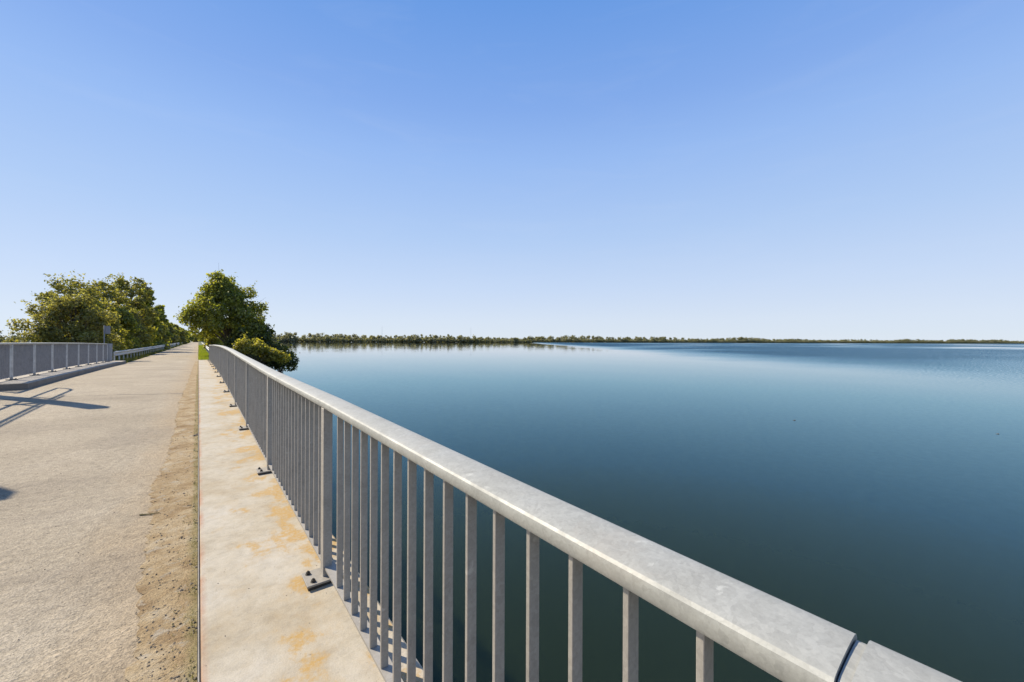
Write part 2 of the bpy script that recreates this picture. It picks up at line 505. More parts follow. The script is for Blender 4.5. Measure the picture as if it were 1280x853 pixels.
class MB:
    def __init__(s):
        s.v, s.f = [], []
    def quad(s, *p):
        n = len(s.v)
        s.v += [tuple(q) for q in p]
        s.f.append(tuple(range(n, n + len(p))))
    def box(s, x0, x1, y0, y1, z0, z1):
        n = len(s.v)
        s.v += [(x, y, z) for z in (z0, z1) for y in (y0, y1) for x in (x0, x1)]
        s.f += [tuple(n + i for i in q) for q in
                ((0, 2, 3, 1), (4, 5, 7, 6), (0, 1, 5, 4), (2, 6, 7, 3), (0, 4, 6, 2), (1, 3, 7, 5))]
    def tube(s, pts, rad, sides=6, caps=True):
        pts = [Vector(p) for p in pts]
        n0 = len(s.v)
        for i, p in enumerate(pts):
            d = (pts[min(i + 1, len(pts) - 1)] - pts[max(i - 1, 0)]).normalized()
            a = d.orthogonal().normalized() if i == 0 else (a - d * a.dot(d)).normalized()
            b = d.cross(a)
            r = rad[i] if hasattr(rad, '__len__') else rad
            for k in range(sides):
                an = 2 * math.pi * k / sides
                s.v.append(tuple(p + (a * math.cos(an) + b * math.sin(an)) * r))
        for i in range(len(pts) - 1):
            for k in range(sides):
                q = n0 + i * sides
                s.f.append((q + k, q + (k + 1) % sides, q + sides + (k + 1) % sides, q + sides + k))
        if caps:
            s.f.append(tuple(n0 + k for k in reversed(range(sides))))
            q = n0 + (len(pts) - 1) * sides
            s.f.append(tuple(q + k for k in range(sides)))
    def sweep(s, profile, path, closed=True):
        """profile in (x, z); path of (y, z offset, x offset)"""
        n0, k = len(s.v), len(profile)
        for (y, z, x) in path:
            s.v += [(px + x, y, pz + z) for px, pz in profile]
        for i in range(len(path) - 1):
            for j in range(k if closed else k - 1):
                a, b = n0 + i * k + j, n0 + i * k + (j + 1) % k
                s.f.append((a, b, b + k, a + k))
        if closed:
            s.f.append(tuple(n0 + j for j in range(k)))
            q = n0 + (len(path) - 1) * k
            s.f.append(tuple(q + j for j in reversed(range(k))))
    def mesh(s, name, bevel=0.0, fix=True):
        me = bpy.data.meshes.new(name)
        me.from_pydata(s.v, [], s.f)
        if fix or bevel:
            bm = bmesh.new()
            bm.from_mesh(me)
            bmesh.ops.recalc_face_normals(bm, faces=bm.faces)
            if bevel:
                bmesh.ops.bevel(bm, geom=[e for e in bm.edges if len(e.link_faces) == 2 and e.calc_face_angle(0) > 0.6],
                                offset=bevel, segments=1, affect='EDGES', clamp_overlap=True)
            bm.to_mesh(me)
            bm.free()
        return me
    def build(s, name, mat, parent=None, bevel=0.0, smooth=False, fix=True):
        return link_mesh(name, s.mesh(name, bevel, fix), mat, parent, smooth)

# ------------------------------------------------------------------ the long profile of the bridge
GY = [-40, -10, 0.5, 2.6, 5.2, 7.7, 10.1, 12.2, 15, 17.4, 21, 27, 34, 45, 60, 2000]
GZ = [-0.25, -0.06, 0, 0.028, 0.04, 0.078, 0.112, 0.15, 0.172, 0.18, 0.165, 0.12, 0.03, 0.0, 0.0, 0.0]
def G(y):
    return float(np.interp(y, GY, GZ))
Z_SLAB = EYE - 1.46            # right walkway
Z_LEFT = EYE - 1.36            # left walkway
X_KL = -3.6                    # left kerb line
def zroad(x, y):               # slight crown and crossfall
    u = min(1, max(0, -x / 3.6))
    return EYE - 1.56 + G(y) + 0.03 * u + 0.035 * math.sin(math.pi * u)

YS = sorted(set([round(v, 2) for v in np.concatenate([np.arange(-25, 36.01, 0.75), np.arange(36.5, 80, 3.0),
                                                       np.arange(80, 300, 15), np.arange(300, 1501, 100)])]))

# ------------------------------------------------------------------ setting: water, shores, causeway
wm = MB()
wm.quad((-9000, -6000, 0), (9000, -6000, 0), (9000, 12000, 0), (-9000, 12000, 0))
tag(wm.build('water', M['water'], fix=False), kind='structure')

bed = MB()
bed.quad((-9000, -6000, -3), (9000, -6000, -3), (9000, 12000, -3), (-9000, 12000, -3))
tag(bed.build('ground', M['shore'], fix=False), kind='structure')

cw = MB()                      # causeway beyond the bridge
ys = [y for y in YS if y >= 36] + [2500]
prof = lambda y: [(-13, -1.2), (-10, 0.15), (-5.6, zroad(-3.6, y) - 0.12), (-4.8, zroad(-3.6, y) - 0.03), (-3.5, zroad(-3.6, y) - 0.03),
                  (0.0, zroad(0, y) - 0.03), (1.3, zroad(0, y) - 0.02), (2.0, zroad(0, y) - 0.15), (6.4, 0.15), (9, -1.2)]
n = len(prof(40))
for y in ys:
    cw.v += [(x, y, z) for x, z in prof(y)]
for i in range(len(ys) - 1):
    for j in range(n - 1):
        a = i * n + j
        cw.f.append((a, a + 1, a + 1 + n, a + n))
cw.f.append(tuple(range(n)))
tag(cw.build('embankment', M['earth']), kind='structure')

# ------------------------------------------------------------------ road
rd = MB()
xs = [0.0, -0.45, -0.9, -1.35, -1.8, -2.25, -2.7, -3.15, -3.6]
for y in YS:
    rd.v += [(x, y, zroad(x, y)) for x in xs]
for i in range(len(YS) - 1):
    for j in range(len(xs) - 1):
        a = i * len(xs) + j
        rd.f.append((a, a + 1, a + 1 + len(xs), a + len(xs)))
tag(rd.build('road', M['asphalt'], smooth=True), kind='structure')
ap = MB()                      # asphalt apron left of the road, before the left walkway begins
for i in range(len(YS) - 1):
    if YS[i + 1] <= 16.3:
        y0, y1 = YS[i], YS[i + 1]
        ap.quad((-3.6, y0, zroad(-3.6, y0)), (-6.2, y0, zroad(-3.6, y0)), (-6.2, y1, zroad(-3.6, y1)), (-3.6, y1, zroad(-3.6, y1)))
ap.quad((-3.6, YS[[i for i in range(len(YS) - 1) if YS[i + 1] <= 16.3][-1] + 1], zroad(-3.6, 16)),
        (-6.2, YS[[i for i in range(len(YS) - 1) if YS[i + 1] <= 16.3][-1] + 1], zroad(-3.6, 16)),
        (-6.2, 16.45, zroad(-3.6, 16.45)), (-3.6, 16.45, zroad(-3.6, 16.45)))
tag(ap.build('pavement', M['asphalt']), kind='structure')

jt = MB()                      # filled joint across the carriageway
for i in range(24):
    u0, u1 = i / 24, (i + 1) / 24
    def jp(u, s):
        x = -0.28 - 3.3 * u
        y = 13.3 + 0.75 * u + 0.05 * math.sin(u * 23) + 0.02 * math.sin(u * 71)
        return (x, y + s * (0.016 + 0.008 * math.sin(u * 41)), zroad(x, y) + 0.004)
    jt.quad(jp(u0, -1), jp(u1, -1), jp(u1, 1), jp(u0, 1))
tag(jt.build('road_joint', M['joint']), kind='structure')

sn = MB()                      # silt and sand that has gathered along the kerb
yy = np.arange(-2.0, 36, 0.035)
nx = 9
ph = RNG.uniform(0, 6, 8)
SWY = [0, 2.2, 2.5, 3.6, 5.3, 7.6, 9.5, 11.8, 16, 22, 36]
SWX = [0.2, 0.2, 0.24, 0.27, 0.36, 0.29, 0.31, 0.33, 0.27, 0.24, 0.16]
def sand_w(y):
    return (float(np.interp(y, SWY, SWX)) + 0.012 * math.sin(3.1 * y + ph[1]) + 0.008 * math.sin(8.3 * y + ph[2]) + 0.005 * math.sin(23 * y + ph[3]) + 0.011 * RNG.normal())
for y in yy:
    wd = sand_w(y)
    for j in range(nx):
        u = j / (nx - 1)
        x = -wd * u
        hgt = 0.022 * (1 - u) ** 0.7 + 0.004 + 0.005 * math.sin(17 * y + 30 * x + ph[4]) * (1 - u) + 0.004 * RNG.random() * (1 - u)
        sn.v.append((x, y, zroad(x, y) + hgt))
for i in range(len(yy) - 1):
    for j in range(nx - 1):
        a = i * nx + j
        sn.f.append((a, a + nx, a + nx + 1, a + 1))
tag(sn.build('sand_strip', M['sand'], smooth=True), kind='structure')

# ------------------------------------------------------------------ walkways and kerbs
def slab(name, x0, x1, y0, y1, zt, th, mat, bev=0.012):
    b = MB()
    path = [(y, zt + G(y), 0) for y in [y0] + [q for q in YS if y0 < q < y1] + [y1]]
    b.sweep([(x0, -th), (x0, -bev), (x0 + bev, 0), (x1 - bev, 0), (x1, -bev), (x1, -th)], path)
    return tag(b.build(name, mat), kind='structure')
slab('pavement', 0.008, 0.79, -25, 36.0, Z_SLAB, 0.42, M['slab'])
slab('pavement', -4.95, X_KL, 16.45, 34.9, Z_LEFT, 0.42, M['left_slab'])
kerb_shade_face = MB()  # thin dark facing: shade on the kerb's road side and end, put into the colour
kerb_shade_face.sweep([(X_KL, -0.3), (X_KL, -0.014), (X_KL + 0.006, -0.014), (X_KL + 0.006, -0.3)], [(y, Z_LEFT + G(y), 0) for y in [16.45] + [q for q in YS if 16.5 < q < 34.8] + [34.9]])
kerb_shade_face.box(-4.95, X_KL + 0.006, 16.442, 16.448, Z_LEFT + G(16.45) - 0.3, Z_LEFT + G(16.45) - 0.014)
tag(kerb_shade_face.build('kerb', M['kerb']), kind='structure')
ed = MB()
ed.sweep([(0.002, -0.12), (0.002, 0.002), (0.0075, 0.002), (0.0075, -0.12)], [(y, Z_SLAB + G(y), 0) for y in YS if y <= 36])
tag(ed.build('kerb', M['edging']), kind='structure')

br = empty('bridge', (-2, 6, 0), 'weathered concrete road bridge carrying the road over the lake', 'bridge')
b = MB()
b.sweep([(-5.9, -0.75), (-6.1, -0.1), (0.62, -0.1), (0.5, -0.75)], [(y, EYE - 1.62 + G(y), 0) for y in YS if y <= 36])
o = b.build('deck', M['bridge'], br); o.location = (2, -6, 0)
b = MB(); b.box(-6.2, 1.0, 35.6, 37.0, -3, EYE - 1.75)
o = b.build('abutment', M['bridge'], br); o.location = (2, -6, 0)
for yp in (-20, 8, 22):
    b = MB(); b.box(-5.4, 0.2, yp, yp + 0.8, -3, EYE - 2.42)
    o = b.build('pier', M['bridge'], br); o.location = (2, -6, 0)

# ------------------------------------------------------------------ railings
PROFILE = [(0.599, 1.021), (0.590, 1.027), (0.5865, 1.034), (0.5855, 1.054), (0.587, 1.0605), (0.592, 1.0655), (0.600, 1.068), (0.622, 1.0715), (0.645, 1.074), (0.668, 1.0755),
           (0.684, 1.0755), (0.692, 1.073), (0.697, 1.067), (0.699, 1.058), (0.699, 1.036), (0.690, 1.021)]
baluster_me = None
def bal_mesh(h):
    b = MB(); b.box(0, 0.031, -0.0065, 0.0065, 0.082, h)
    return b.mesh('baluster', bevel=0.0012)
BAL = bal_mesh(1.024); BAL.materials.append(M['bars'])
BAL_DULL = bal_mesh(1.024); BAL_DULL.materials.append(M['bars_dull'])
b = MB(); b.box(0, 0.050, -0.032, 0.032, 0.020, 1.024)
POST = b.mesh('post', bevel=0.0015); POST.materials.append(M['bars'])
b = MB(); b.box(0, 0.050, -0.032, 0.032, 0.020, 1.024)
POST_PALE = b.mesh('post', bevel=0.0015); POST_PALE.materials.append(M['guard'])
b = MB(); b.box(-0.108, 0.10, -0.085, 0.085, 0.016, 0.027)
PLATE = b.mesh('base_plate', bevel=0.002); PLATE.materials.append(M['plate'])
b = MB(); b.box(-0.102, 0.095, -0.079, 0.079, -0.01, 0.016)  # packing under the plate, coloured dark to paint the shade in the gap
SHADE_SHIM = b.mesh('shade_shim', bevel=0.0); SHADE_SHIM.materials.append(M['bolt'])
b = MB()
b.tube([(0, 0, 0.0272), (0, 0, 0.030)], 0.015, 12)
b.tube([(0, 0, 0.030), (0, 0, 0.041)], 0.0115, 6)
b.tube([(0, 0, 0.041), (0, 0, 0.047)], 0.006, 8)
BOLT = b.mesh('bolt'); BOLT.materials.append(M['bolt'])

def railing(label, x0, side, zdeck, posts, per_bay, pitch, y_start=None, y_end=None, nmax=100, order=1, name='bridge_railing', group=None, post_mat=None, post_out=0.0, bar_mat=None, bar_mesh=None, bal_shift=0.0):
    """x0: line of the road-side edge of the balusters; side +1: the railing lies right of the road"""
    root = empty(name, (x0, posts[0], zdeck + G(posts[0])), label, 'railing', group)
    ox, oy, oz = root.location
    z = lambda y: zdeck + G(y) - oz
    y0 = posts[0] if y_start is None else y_start
    y1 = posts[-1] if y_end is None else y_end
    ysr = [y0] + [p for p in posts if y0 < p < y1] + [y1]
    fine = []
    for a, c in zip(ysr[:-1], ysr[1:]):
        fine += [a + (c - a) * k / 4 for k in range(4)]
    fine.append(y1)
    sx = 1 if side > 0 else -1
    hb = MB()
    hb.sweep([(sx * (px - 0.600), pz) for px, pz in PROFILE], [(y - oy, z(y), 0) for y in fine])
    hr = hb.build('handrail', M['handrail'], root)
    for p in hr.data.polygons:
        p.use_smooth = len(p.vertices) == 4
    hr.data.set_sharp_from_angle(angle=R(24))
    rb = MB()
    rb.sweep([(sx * (-0.004), 0.070), (sx * (-0.004), 0.082), (sx * 0.05, 0.082), (sx * 0.05, 0.070)], [(y - oy, z(y), 0) for y in fine])
    rb.build('bottom_rail', bar_mat or M['bars'], root)
    rot = 0 if side > 0 else math.pi
    for p in posts:
        po = bpy.data.objects.new('post', POST if post_mat is None else post_mat); C.objects.link(po); po.parent = root
        po.location = (-sx * post_out, p - oy, z(p)); po.rotation_euler = (0, 0, rot)
        for nm, me, lc in (('base_plate', PLATE, (0, 0, 0)), ('shade_shim', SHADE_SHIM, (0, 0, 0)), ('bolt', BOLT, (-0.078, 0.05, 0)), ('bolt', BOLT, (-0.07, -0.05, 0))):
            q = bpy.data.objects.new(nm, me); C.objects.link(q); q.parent = po; q.location = (lc[0] + post_out, lc[1], lc[2])
    ybs = []
    for a, c in zip(posts[:-1], posts[1:]):
        m = per_bay if per_bay and c - a > 2 else int((c - a) / pitch - 0.55)
        e = ((c - a) - (m - 1) * pitch) / 2
        ybs += [a + e + bal_shift + pitch * k for k in range(m)]
    rest = MB()
    for i, y in enumerate(ybs):
        if i < nmax:
            q = bpy.data.objects.new('baluster', bar_mesh or BAL); C.objects.link(q); q.parent = root
            q.location = (0, y - oy, z(y)); q.rotation_euler = (0, 0, rot)
        else:
            xa, xb = sorted((0, sx * 0.031))
            rest.box(xa, xb, y - oy - 0.00625, y - oy + 0.00625, z(y) + 0.082, z(y) + 1.024)
    if rest.v:
        tag(rest.build('balusters', bar_mat or M['bars'], root), kind='stuff')
    return root

RX = 0.600
posts_r = [0.15 + 2.44 * k for k in range(15)] + [35.6]
rr = railing('long galvanised steel railing on the right walkway, running from the foreground to the green trees', RX, 1, Z_SLAB, posts_r, 16, 0.1341,
             y_start=0.1356, y_end=35.75, post_out=0.013, bal_shift=-0.064)
# the neighbouring length of railing, behind a sleeve joint in the handrail
rn = railing('galvanised handrail end beyond the dark sleeve joint, at the lower right corner', RX, 1, Z_SLAB, [-2.38, 0.05], 16, 0.1341, y_start=-6.0, y_end=0.1214)
slv = MB()
slv.sweep([(0.645 + (x - 0.645) * 0.90 - 0.600, 1.05 + (zz - 1.05) * 0.80) for x, zz in PROFILE], [(-0.02 + 2.38, 0.0, 0), (0.1335 + 2.38, 0.0, 0)])
so = slv.build('sleeve', M['handrail'], rn)
so.location = (0, 0, G(0.1) - G(-2.38))
slv = MB()
slv.sweep([(0.645 + (x - 0.645) * 0.80 - 0.600, 1.05 + (zz - 1.05) * 0.7) for x, zz in PROFILE], [(0.10 + 2.38, 0.0, 0), (0.20 + 2.38, 0.0, 0)])
so = slv.build('sleeve', M['bolt'], rn)
so.location = (0, 0, G(0.1) - G(-2.38))

posts_l = [16.6] + [18.0 + 2.05 * k for k in range(7)] + [32.1, 33.45]
rl = railing('grey steel railing with many thin bars on the left walkway, across the road', -4.24, -1, Z_LEFT, posts_l, None, 0.134, y_end=33.5, post_mat=POST_PALE, post_out=0.02, bar_mat=M['bars_dull'], bar_mesh=BAL_DULL)
ep = MB()
zz = Z_LEFT + G(33.5) - rl.location.z
ep.box(-0.12, 0.2, 33.51 - 16.6, 33.54 - 16.6, zz + 0.02, zz + 1.07)
ep.build('end_panel', M['paint'], rl, bevel=0.004)

# ------------------------------------------------------------------ guardrails beyond the bridge
def guardrail(label, x, side, y0, y1, zoff):
    root = empty('guardrail', (x, y0, zroad(x, y0)), label, 'guardrail')
    ox, oy, oz = root.location
    prof = [(0.00, 0.44), (0.045, 0.47), (0.045, 0.52), (0.0, 0.56), (0.0, 0.62), (0.045, 0.66), (0.045, 0.71), (0.0, 0.75)]
    prof = [(a * side, c) for a, c in prof]
    prof2 = [(a - 0.008 * side, c) for a, c in reversed(prof)]
    ys = [y for y in YS if y0 < y < y1]
    path = [(0, 0, 0)] + [(y - oy, zroad(x, y) - oz, 0) for y in ys] + [(y1 - oy, zroad(x, y1) - oz, 0)]
    bb = MB(); bb.sweep(prof + prof2, path)
    bb.build('beam', M['guard'], root)
    pm = MB(); pm.box(-0.05 * side - 0.035, -0.05 * side + 0.035, -0.03, 0.03, -0.4, 0.72)
    me = pm.mesh('post', 0.003); me.materials.append(M['guard'])
    y = y0 + 0.3
    while y < min(y1, y0 + 110):
        q = bpy.data.objects.new('post', me); C.objects.link(q); q.parent = root
        q.location = (0, y - oy, zroad(x, y) - oz)
        y += 2.0
    return root
guardrail('long pale steel guardrail on the left verge, beyond the end of the left railing', -4.15, 1, 35.3, 300, 0)
guardrail('short pale guardrail on the right grass verge, starting behind the end of the long railing', 0.85, -1, 36.6, 170, 0)

# small road sign seen from behind at the end of the left railing
sg = empty('road_sign', (-4.75, 36.3, zroad(-3.6, 36.3) - 0.05), 'small grey road sign on thin pole at the end of the left railing', 'sign')
b = MB(); b.tube([(0, 0, -0.1), (0, 0, 2.45)], 0.025, 8); b.build('pole', M['sign'], sg, smooth=True)
b = MB(); b.box(-0.02, 0.28, 0.032, 0.037, 1.92, 2.42); b.build('plate', M['sign'], sg, bevel=0.001)

# ------------------------------------------------------------------ vegetation
def leaf_cloud(pos, nrm, size, mat, name, parent=None, aspect=0.6):
    n = len(pos)
    nrm = nrm / np.linalg.norm(nrm, axis=1)[:, None]
    ref = RNG.normal(size=(n, 3))
    a = np.cross(nrm, ref); a /= np.linalg.norm(a, axis=1)[:, None]
    b = np.cross(nrm, a)
    s = (size * RNG.uniform(0.6, 1.35, n))[:, None]
    cup = nrm * s * RNG.uniform(-0.25, 0.25, n)[:, None]
    v = np.empty((n, 4, 3))
    v[:, 0] = pos - a * s
    v[:, 1] = pos - b * s * aspect + cup
    v[:, 2] = pos + a * s
    v[:, 3] = pos + b * s * aspect + cup
    me = bpy.data.meshes.new(name)
    me.vertices.add(4 * n)
    me.vertices.foreach_set('co', v.reshape(-1).astype(np.float32))
    me.loops.add(4 * n)
    me.loops.foreach_set('vertex_index', np.arange(4 * n, dtype=np.int32))
    me.polygons.add(n)
    me.polygons.foreach_set('loop_start', np.arange(0, 4 * n, 4, dtype=np.int32))
    me.update(calc_edges=True)
    me.validate()
    return link_mesh(name, me, mat, parent)

def crown_points(clumps, n, flat=0.75):
    """clumps: (x, y, z, r); leaves fill each clump, denser towards its skin, with ragged edges"""
    vol = np.array([c[3] ** 2 for c in clumps]); vol /= vol.sum()
    idx = RNG.choice(len(clumps), n, p=vol)
    cc = np.array(clumps)[idx]
    d = RNG.normal(size=(n, 3)); d /= np.linalg.norm(d, axis=1)[:, None]
    rad = RNG.uniform(0.25, 1, n) ** 0.5 * (1 + 0.22 * np.abs(RNG.normal(size=n)) * (RNG.random(n) < 0.3))
    off = d * (rad * cc[:, 3])[:, None]
    off[:, 2] *= flat
    nr = d * 0.7 + RNG.normal(size=(n, 3)) * 0.6 + np.array([0, 0, 0.45])
    return cc[:, :3] + off, nr

def envelope_clumps(h0, h1, rad, k, r0, shape, lean=(0, 0)):
    """k clump centres inside a crown of half-widths rad*shape(u) between heights h0 and h1"""
    out = []
    for i in range(k):
        u = (i + RNG.random()) / k
        zc = h0 + (h1 - h0) * u
        ww = rad * shape(u)
        an = i * 2.39996 + RNG.uniform(-0.5, 0.5)
        q = math.sqrt(RNG.uniform(0.12, 1.0))
        r = r0 * RNG.uniform(0.65, 1.3) * (0.55 + 0.45 * min(1, ww / rad))
        rr_ = max(0, ww - r * 0.75) * q
        out.append((rr_ * math.cos(an) + lean[0] * u, rr_ * math.sin(an) + lean[1] * u, zc, r))
    return out

def trunk_mesh(clumps, base_r, top, bush=False, lean=(0, 0), nlimb=None):
    b = MB()
    if not bush:
        pts = [(0.06 * math.sin(2 * u) + lean[0] * u * 0.8, 0.06 * math.cos(3 * u) + lean[1] * u * 0.8, -0.4 + (top + 0.4) * u) for u in np.linspace(0, 1, 7)]
        b.tube(pts, [base_r * (1.25 - 0.15 * min(1, i)) * (1 - 0.13 * i) for i in range(7)], 7)
    for i, c in enumerate(clumps if nlimb is None else clumps[:nlimb]):
        cx, cy, cz, r = c
        if bush:
            p0 = Vector((RNG.uniform(-0.25, 0.25), RNG.uniform(-0.25, 0.25), -0.3)); r0 = base_r * 0.5
        else:
            zs = max(0.6, min(top * 0.9, cz - 0.55 * math.hypot(cx, cy) - 0.4))
            u = (zs + 0.4) / (top + 0.4)
            p0 = Vector((lean[0] * u * 0.8, lean[1] * u * 0.8, zs)); r0 = base_r * (1.05 - 0.8 * u) * 0.5
        p3 = Vector((cx, cy, cz + 0.3 * r))
        mid = p0.lerp(p3, 0.5) + Vector((RNG.uniform(-0.15, 0.15), RNG.uniform(-0.15, 0.15), 0.12 * (p3 - p0).length * (1 if not bush else 0.6)))
        b.tube([p0, mid, p3], [r0, r0 * 0.6, max(0.008, r0 * 0.18)], 5)
        for k in range(2):
            q = p3 + Vector(RNG.normal(size=3)) * r * 0.6
            b.tube([mid.lerp(p3, 0.5), q], [r0 * 0.35, 0.006], 4)
    return b

def tree(name, label, cat, x, y, zb, clumps, n, leaf, mat, base_r=0.14, top=4.0, bush=False, lean=(0, 0), group=None, spray=0, spray_len=1.0):
    root = empty(name, (x, y, zb), label, cat, group)
    trunk_mesh(clumps, base_r, top, bush, lean).build('trunk' if not bush else 'stem', M['bark'], root, smooth=True, fix=False)
    pos, nr = crown_points(clumps, n)
    if spray:                   # thin leafy shoots that break the outline
        P, N = [pos], [nr]
        for i in range(spray):
            c = clumps[RNG.integers(len(clumps))]
            d = RNG.normal(size=3) * np.array([0.8, 0.8, 0.6]) + np.array([0, 0, 1.0]); d /= np.linalg.norm(d)
            L = c[3] * RNG.uniform(1.0, 2.0) * spray_len
            m = int(RNG.integers(9, 20))
            tt = RNG.uniform(0.3, 1, m)
            P.append(np.array(c[:3]) + d * (tt * L)[:, None] + RNG.normal(size=(m, 3)) * 0.1)
            N.append(RNG.normal(size=(m, 3)) + np.array([0, 0, 0.5]))
        pos, nr = np.concatenate(P), np.concatenate(N)
    pos[:, 2] = np.maximum(pos[:, 2], 0.06 - zb)
    leaf_cloud(pos, nr, leaf, mat, 'crown' if not bush else 'foliage', root)
    return root

rounded = lambda u: math.sin(math.pi * (0.12 + 0.80 * u)) ** 0.6
cone_up = lambda u: (1.0 - 0.72 * u) * (0.75 + 0.25 * min(1, u * 5))
domed = lambda u: math.sqrt(max(0.05, 1 - u * u * 0.95))
GR = 'trees and shrubs beside the causeway'

# right bank
cl = envelope_clumps(2.0, 7.4, 3.3, 50, 0.9, lambda u: (1.0 if u < 0.36 else 1 - 1.2 * (u - 0.36)) * (0.8 + 0.2 * min(1, 4 * u)), (-0.7, 0))
cl += [(-2.9, 0.2, 3.5, 1.0), (-2.3, -0.5, 4.5, 1.0), (-1.1, 0, 7.6, 0.6), (-0.1, 0.3, 7.2, 0.6), (1.5, 0.2, 6.2, 0.8), (2.4, 0, 4.8, 0.8)]
tree('broadleaf_tree', 'tallest dense green tree, right of the road just past the long railing', 'tree', 2.35, 47.2, EYE - 1.55, cl, 24000, 0.115, M['leaf_oak'], 0.2, 6.5, group=GR, spray=60)
cl = envelope_clumps(0.6, 4.3, 2.6, 24, 0.95, domed)
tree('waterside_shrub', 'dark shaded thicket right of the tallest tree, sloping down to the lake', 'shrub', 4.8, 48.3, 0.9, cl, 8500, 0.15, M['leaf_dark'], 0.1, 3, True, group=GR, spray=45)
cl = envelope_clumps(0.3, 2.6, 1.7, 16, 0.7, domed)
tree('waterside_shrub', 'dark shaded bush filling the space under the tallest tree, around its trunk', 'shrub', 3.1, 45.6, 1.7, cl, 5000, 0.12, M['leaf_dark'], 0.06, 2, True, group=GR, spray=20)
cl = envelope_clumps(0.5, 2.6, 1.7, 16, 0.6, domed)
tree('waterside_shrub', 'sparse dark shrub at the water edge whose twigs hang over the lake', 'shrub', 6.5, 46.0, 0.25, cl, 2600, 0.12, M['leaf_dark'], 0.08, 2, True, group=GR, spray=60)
cl = [(u * 2.9 - 1.1 + RNG.normal() * 0.15, RNG.uniform(-0.9, 0.9), (2.0 - 1.35 * u ** 1.4) * RNG.uniform(0.45, 1.0), RNG.uniform(0.3, 0.55)) for u in np.linspace(0, 1, 26)]
tree('yellowing_bush', 'sunlit yellowish green bush standing low behind the long railing', 'shrub', 3.4, 36.9, 1.75, cl, 6000, 0.09, M['leaf_yellow'], 0.06, 2, True, group=GR, spray=30)
cl = envelope_clumps(0.4, 3.9, 1.35, 18, 0.6, domed)
tree('yellowing_bush', 'narrow yellow bush under the left side of the tallest tree, next to the green verge', 'shrub', 1.7, 71.0, EYE - 1.6, cl, 4200, 0.12, M['leaf_yellow'], 0.06, 2, True, group=GR, spray=20)
for i, (x, y, h, r, mk) in enumerate(((4.4, 64, 5.0, 2.3, 'leaf_oak'), (3.4, 92, 4.8, 2.2, 'leaf_olive'), (3.3, 108, 5.2, 2.4, 'leaf_oak'), (3.4, 145, 5.6, 2.8, 'leaf_olive'), (3.2, 205, 6.2, 3.4, 'leaf_oak'), (3.0, 300, 7, 4.5, 'leaf_oak'))):
    cl = envelope_clumps(0.8, h, r, 20, 0.85, rounded)
    tree('roadside_tree', 'distant roadside tree in the row on the right, mostly hidden behind the tallest tree', 'tree', x, y, EYE - 1.6, cl, 3500, 0.2, M[mk], 0.12, h * 0.7, group=GR)

# left bank
cl = envelope_clumps(0.5, 4.6, 2.9, 64, 0.6, domed)
cl += [(-2.6, 0, 1.5, 0.55), (-2.3, 0.3, 2.8, 0.6), (-1.6, 0.2, 3.9, 0.5), (0.6, 0.3, 4.7, 0.5), (1.9, -0.2, 3.5, 0.6)]
tree('large_bush', 'broad olive brown bush behind the left railing, nearest of the left bank', 'shrub', -6.9, 40.6, 1.7, cl, 22000, 0.08, M['leaf_olive'], 0.09, 3, True, group=GR, spray=170, spray_len=1.2)
cl = envelope_clumps(2.4, 7.0, 2.6, 46, 0.42, rounded)
tree('airy_tree', 'thin crowned tree rising directly behind the broad olive brown bush', 'tree', -8.9, 52.4, 1.6, cl, 5200, 0.10, M['leaf_airy'], 0.15, 6.5, group=GR, spray=130, spray_len=1.6)
cl = envelope_clumps(2.2, 7.7, 2.5, 50, 0.45, rounded)
tree('airy_tree', 'thin crowned tree in the middle of the left bank, right of the olive brown bush', 'tree', -7.9, 60.0, 1.7, cl, 5600, 0.11, M['leaf_airy'], 0.15, 7, group=GR, spray=140, spray_len=1.6)
cl = envelope_clumps(2.4, 9.2, 3.0, 64, 0.5, rounded)
tree('airy_tree', 'tallest thin crowned tree of the left bank, overhanging the guardrail', 'tree', -6.7, 69.0, 1.8, cl, 7500, 0.125, M['leaf_airy'], 0.18, 8.5, group=GR, spray=170, spray_len=1.6)
LB = (('yellow bush beside the small road sign, right of the olive brown bush', -6.7, 46.2, 4.3, 1.9, 'leaf_yellow', 5500),
      ('yellow bush behind the guardrail, under the thin crowned middle tree', -6.9, 51.5, 4.9, 2.1, 'leaf_yellow', 6000),
      ('green bush behind the guardrail, left of the tallest thin crowned tree', -6.5, 57.5, 4.8, 2.1, 'leaf_oak', 5500),
      ('olive bush at the foot of the tallest thin crowned tree', -6.4, 64.5, 5.0, 2.1, 'leaf_olive', 5200),
      ('golden bush behind the guardrail, just past the tallest thin crowned tree', -6.4, 74.5, 5.4, 2.3, 'leaf_yellow', 5000))
for lab, x, y, h, r, mk, n in LB:
    cl = envelope_clumps(0.4, h, r, 24, 0.75, domed)
    tree('roadside_bush', lab, 'shrub', x, y, 1.75, cl, int(n * 1.5), 0.11, M[mk], 0.06, 2, True, group=GR, spray=40)
for i, (y, h, r, mk) in enumerate(((84, 9.6, 2.4, 'leaf_oak'), (95, 5.8, 2.6, 'leaf_yellow'), (110, 8.6, 2.8, 'leaf_oak'), (124, 5.8, 3.0, 'leaf_olive'), (145, 6.2, 3.2, 'leaf_oak'),
                                  (170, 6.4, 3.6, 'leaf_olive'), (205, 6.6, 4.0, 'leaf_oak'), (255, 7.0, 5.0, 'leaf_oak'), (320, 7.5, 6, 'leaf_olive'), (420, 8, 8, 'leaf_oak'))):
    cl = envelope_clumps(0.8, h, r, 22, 0.9, domed)
    tree('roadside_tree', 'distant low tree in the receding row behind the left guardrail', 'tree', -6.4 if y < 300 else -5.5, y, 1.8, cl, 3600, 0.2 + y * 0.0008, M[mk], 0.1, h * 0.7, group=GR)
